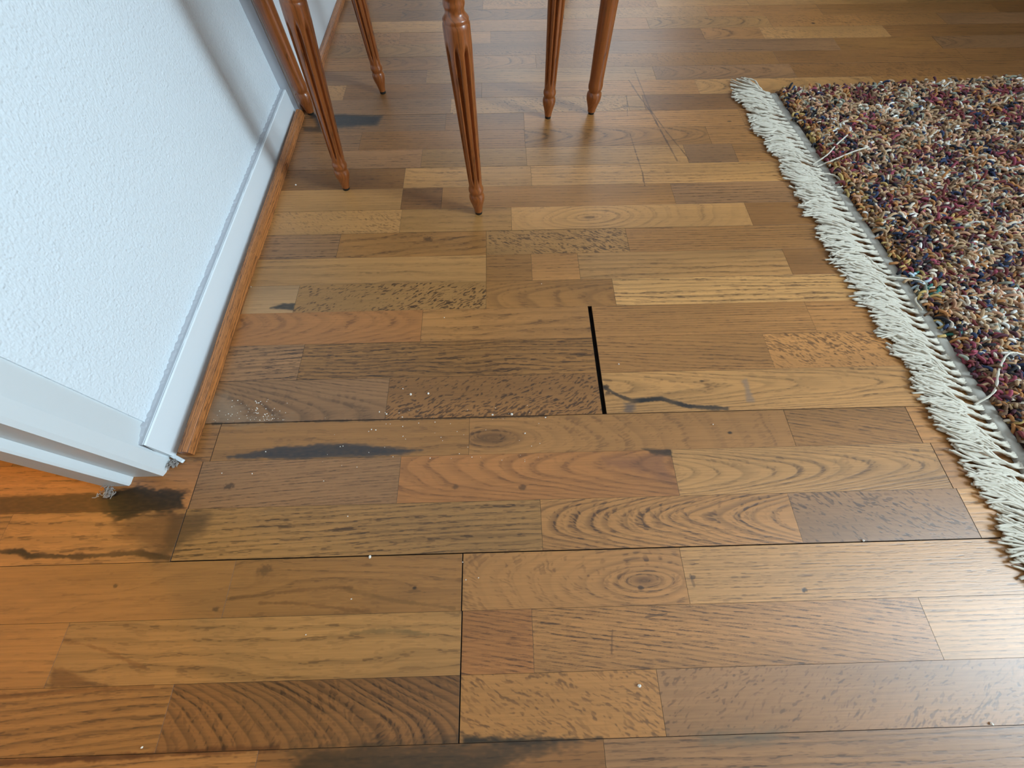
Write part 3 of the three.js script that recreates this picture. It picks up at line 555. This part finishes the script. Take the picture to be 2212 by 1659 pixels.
{ // fringe: knotted tassels of twisted cotton strands
  const step = .0158; let i = 0;
  for (let z = RZ(.7) - .001; z < RUGZ1 - .01; z += step, i++) {
    const x = RX(z) - .006, gs = [], base = .40 + .34 * N(i * .61, 3) + (i === 0 ? .5 : 0), len = .083 + .010 * N(i * .9, 8), sp = .17 + .17 * rnd();
    const kz = z + rr(-.002, .002), kx = x - rr(.010, .016);
    const ns = 14;
    for (let s = 0; s < ns; s++) {
      const f = (s / (ns - 1) - .5) * 2, an = base + f * sp * (i === 0 ? 1.6 : 1) + rr(-.09, .09), l = len * rr(.86, 1.06) * (1 - .08 * f * f), y = .0022 + rr(0, .007);
      const dx = -Math.cos(an), dz = -Math.sin(an), cu = rr(-.22, .22);
      gs.push(tube([V(x + .004 - ox, .005, z + f * .0052 - oz), V(kx - ox, .0065 + rr(0, .003), kz + f * .0016 - oz), V(kx + dx * l * .3 - ox, .0062 + y * .5, kz + dz * l * .3 + f * .002 - oz),
        V(kx + (dx - cu * dz) * l * .65 - ox, y + .0022, kz + (dz + cu * dx) * l * .65 - oz), V(kx + dx * l - ox, y * .8, kz + dz * l - oz)], .0018, 6, 2, 900));
    }
    gs.push(new THREE.SphereGeometry(.0032, 8, 6).scale(1, .9, 1.1).translate(kx - ox, .007, kz - oz));
    const flat = gs.map(g => { const q = g.index ? g.toNonIndexed() : g; q.deleteAttribute('uv'); return q; });
    mesh('tassel', mergeGeometries(flat), M.cotton, rug);
  }
  const th = (pts) => mesh('loose_thread', tube(pts.map(([x, y, z]) => V(x - ox, y, z - oz)), .0016, 6, 2, 900), M.cotton, rug);
  th([[.700, .010, -.84], [.730, .022, -.855], [.76, .024, -.885], [.80, .026, -.92]]);
  th([[.705, .012, -.83], [.74, .020, -.84], [.79, .026, -.86], [.83, .026, -.875]]);
  th([[.69, .012, -.80], [.715, .016, -.80], [.735, .014, -.79], [.738, .012, -.765], [.722, .012, -.76]]);
  th([[.715, .012, -.51], [.748, .018, -.50], [.772, .020, -.49], [.772, .016, -.465], [.748, .014, -.455], [.748, .014, -.43]]);
  th([[.745, .012, -.245], [.775, .022, -.262], [.80, .027, -.30], [.835, .028, -.33], [.86, .026, -.325]]);
}

// ---------------------------------------------------------------- dust and crumbs
{
  const lint = new THREE.MeshStandardMaterial({ color: new THREE.Color().setRGB(.36, .32, .29), roughness: 1 });
  function clump(x, z, r, label) {
    const t = thing('dust_clump', label, 'dust', [x, 0, z]);
    const gs = [];
    for (let i = 0; i < 26; i++) { const a = rr(0, 6.28), q = r * Math.sqrt(rnd()), y = .001 + rr(0, r * .6), b = rr(0, 6.28), l = r * rr(.3, .7); gs.push(tube([V(q * Math.cos(a), y, q * Math.sin(a) * .8), V(q * Math.cos(a) + l * .5 * Math.cos(b), y + rr(0, .003), q * Math.sin(a) * .8 + l * .5 * Math.sin(b)), V(q * Math.cos(a) + l * Math.cos(b + 1), Math.max(.0006, y + rr(-.002, .002)), q * Math.sin(a) * .8 + l * Math.sin(b + 1))], .0006, 4)); }
    for (let i = 0; i < 16; i++) { const a = rr(0, 6.28), q = r * .7 * Math.sqrt(rnd()), s = r * rr(.12, .26); const g = new THREE.IcosahedronGeometry(s, 1), P = g.attributes.position; for (let k = 0; k < P.count; k++) { const f = 1 + .35 * N(P.getX(k) * 900 + i * 9, P.getY(k) * 900 + P.getZ(k) * 700); P.setXYZ(k, P.getX(k) * f, P.getY(k) * f * .7, P.getZ(k) * f); } g.translate(q * Math.cos(a), s * .6, q * Math.sin(a) * .8); g.deleteAttribute('uv'); g.computeVertexNormals(); gs.push(g); }
    mesh('lint', mergeGeometries(gs.map(g => g.index ? g.toNonIndexed() : g)), lint, t);
  }
  clump(-.594, -.1445, .0125, 'grey dust clump at the foot of the outermost white door trim');
  clump(-.513, -.186, .0095, 'small grey dust clump beside the chipped end of the baseboard');
  const chip = mesh('plaster_chip', box(-.012, .012, 0, .004, -.003, .003, .0012), M.paint); chip.position.set(-.5085, .0005, -.1935); chip.rotation.y = -.45;
  chip.userData = { label: 'white chip of painted plaster lying at the end of the oak strip', category: 'plaster chip' };
  const C = [[-.485, -.529, 1], [-.113, -.447, 1], [.069, -.521, .8], [.191, -.341, 1.6], [-.175, -.304, 1], [-.132, -.294, 2], [-.161, -.293, 2.2], [.005, -.253, 2.4], [-.026, -.253, 2], [-.209, -.263, 1.4], [-.197, -.259, 1.8], [-.171, -.253, 1.3], [-.218, -.233, 1.3], [-.211, -.232, 1.3], [-.169, -.237, 1], [-.144, -.242, 1], [-.118, -.243, 1], [.025, -.22, 1.6], [.059, -.246, 1.6], [-.196, -.046, 2.6], [-.046, -.016, 1], [.151, .108, 2.4], [.492, -.049, 1.8], [-.214, .005, 1.1], [-.433, .151, 1.3], [-.266, .044, 1], [.559, .155, 2], [-.068, -.036, 1], [-.263, -.206, 1], [-.377, -.201, 1], [.325, -.227, 1.2], [-.496, -1.01, 1.8], [-.461, -.817, 2.2], [-.435, -.169, 1], [-.389, -.167, 1], [-.235, -.101, 1.1], [-.063, -.014, 1], [-.279, -.153, 1], [-.122, -.184, 1]];
  for (let i = 0; i < 110; i++) { const c = rnd(); C.push(c < .55 ? [rr(-.475, -.36), -.253 - Math.abs(rr(0, .03)) * rnd() * 1.6, rr(.4, 1)] : [rr(-.3, .05), rr(-.27, -.17), rr(.4, .9)]); }
  for (let i = 0; i < 16; i++) C.push([-.405 + rr(-.012, .012), -.275 + rr(-.014, .014), rr(.8, 1.3)]);
  const im = new THREE.InstancedMesh(new THREE.DodecahedronGeometry(.0009, 0), new THREE.MeshStandardMaterial({ color: new THREE.Color().setRGB(.8, .74, .66), roughness: .9 }), C.length);
  const m4 = new THREE.Matrix4(), q = new THREE.Quaternion(), e = new THREE.Euler();
  C.forEach(([x, z, s], i) => { e.set(rr(0, 3), rr(0, 3), rr(0, 3)); q.setFromEuler(e); m4.compose(V(x, .0012 * Math.min(1.3, s) * .8, z), q, V(s * rr(.8, 1.3), s * .8, s)); im.setMatrixAt(i, m4); });
  im.name = 'plaster_crumbs'; im.castShadow = im.receiveShadow = true; im.userData = { kind: 'stuff', label: 'tiny white plaster crumbs scattered over the planks near the wall corner', category: 'crumbs' }; scene.add(im);
}

// ---------------------------------------------------------------- hallway lamp
{
  const t = thing('pendant_lamp', 'small round pendant lamp glowing warmly in the hallway behind the wall', 'lamp', [HALL.x, 0, HALL.z]);
  mesh('bulb', new THREE.SphereGeometry(.06, 24, 16).translate(0, HALL.y, 0), new THREE.MeshStandardMaterial({ color: 0x000000, emissive: new THREE.Color().setRGB(1, .55, .2), emissiveIntensity: 3 }), t);
  mesh('cord', new THREE.CylinderGeometry(.004, .004, 2.4 - HALL.y - .06, 8).translate(0, (2.4 + HALL.y + .06) / 2, 0), M.black, t);
  const l = new THREE.PointLight(new THREE.Color().setRGB(1, .58, .08), HALL.power, 0, 2); l.position.set(HALL.x, HALL.y, HALL.z); l.castShadow = true; l.shadow.radius = 3; scene.add(l);
}
renderer.render(scene, camera);
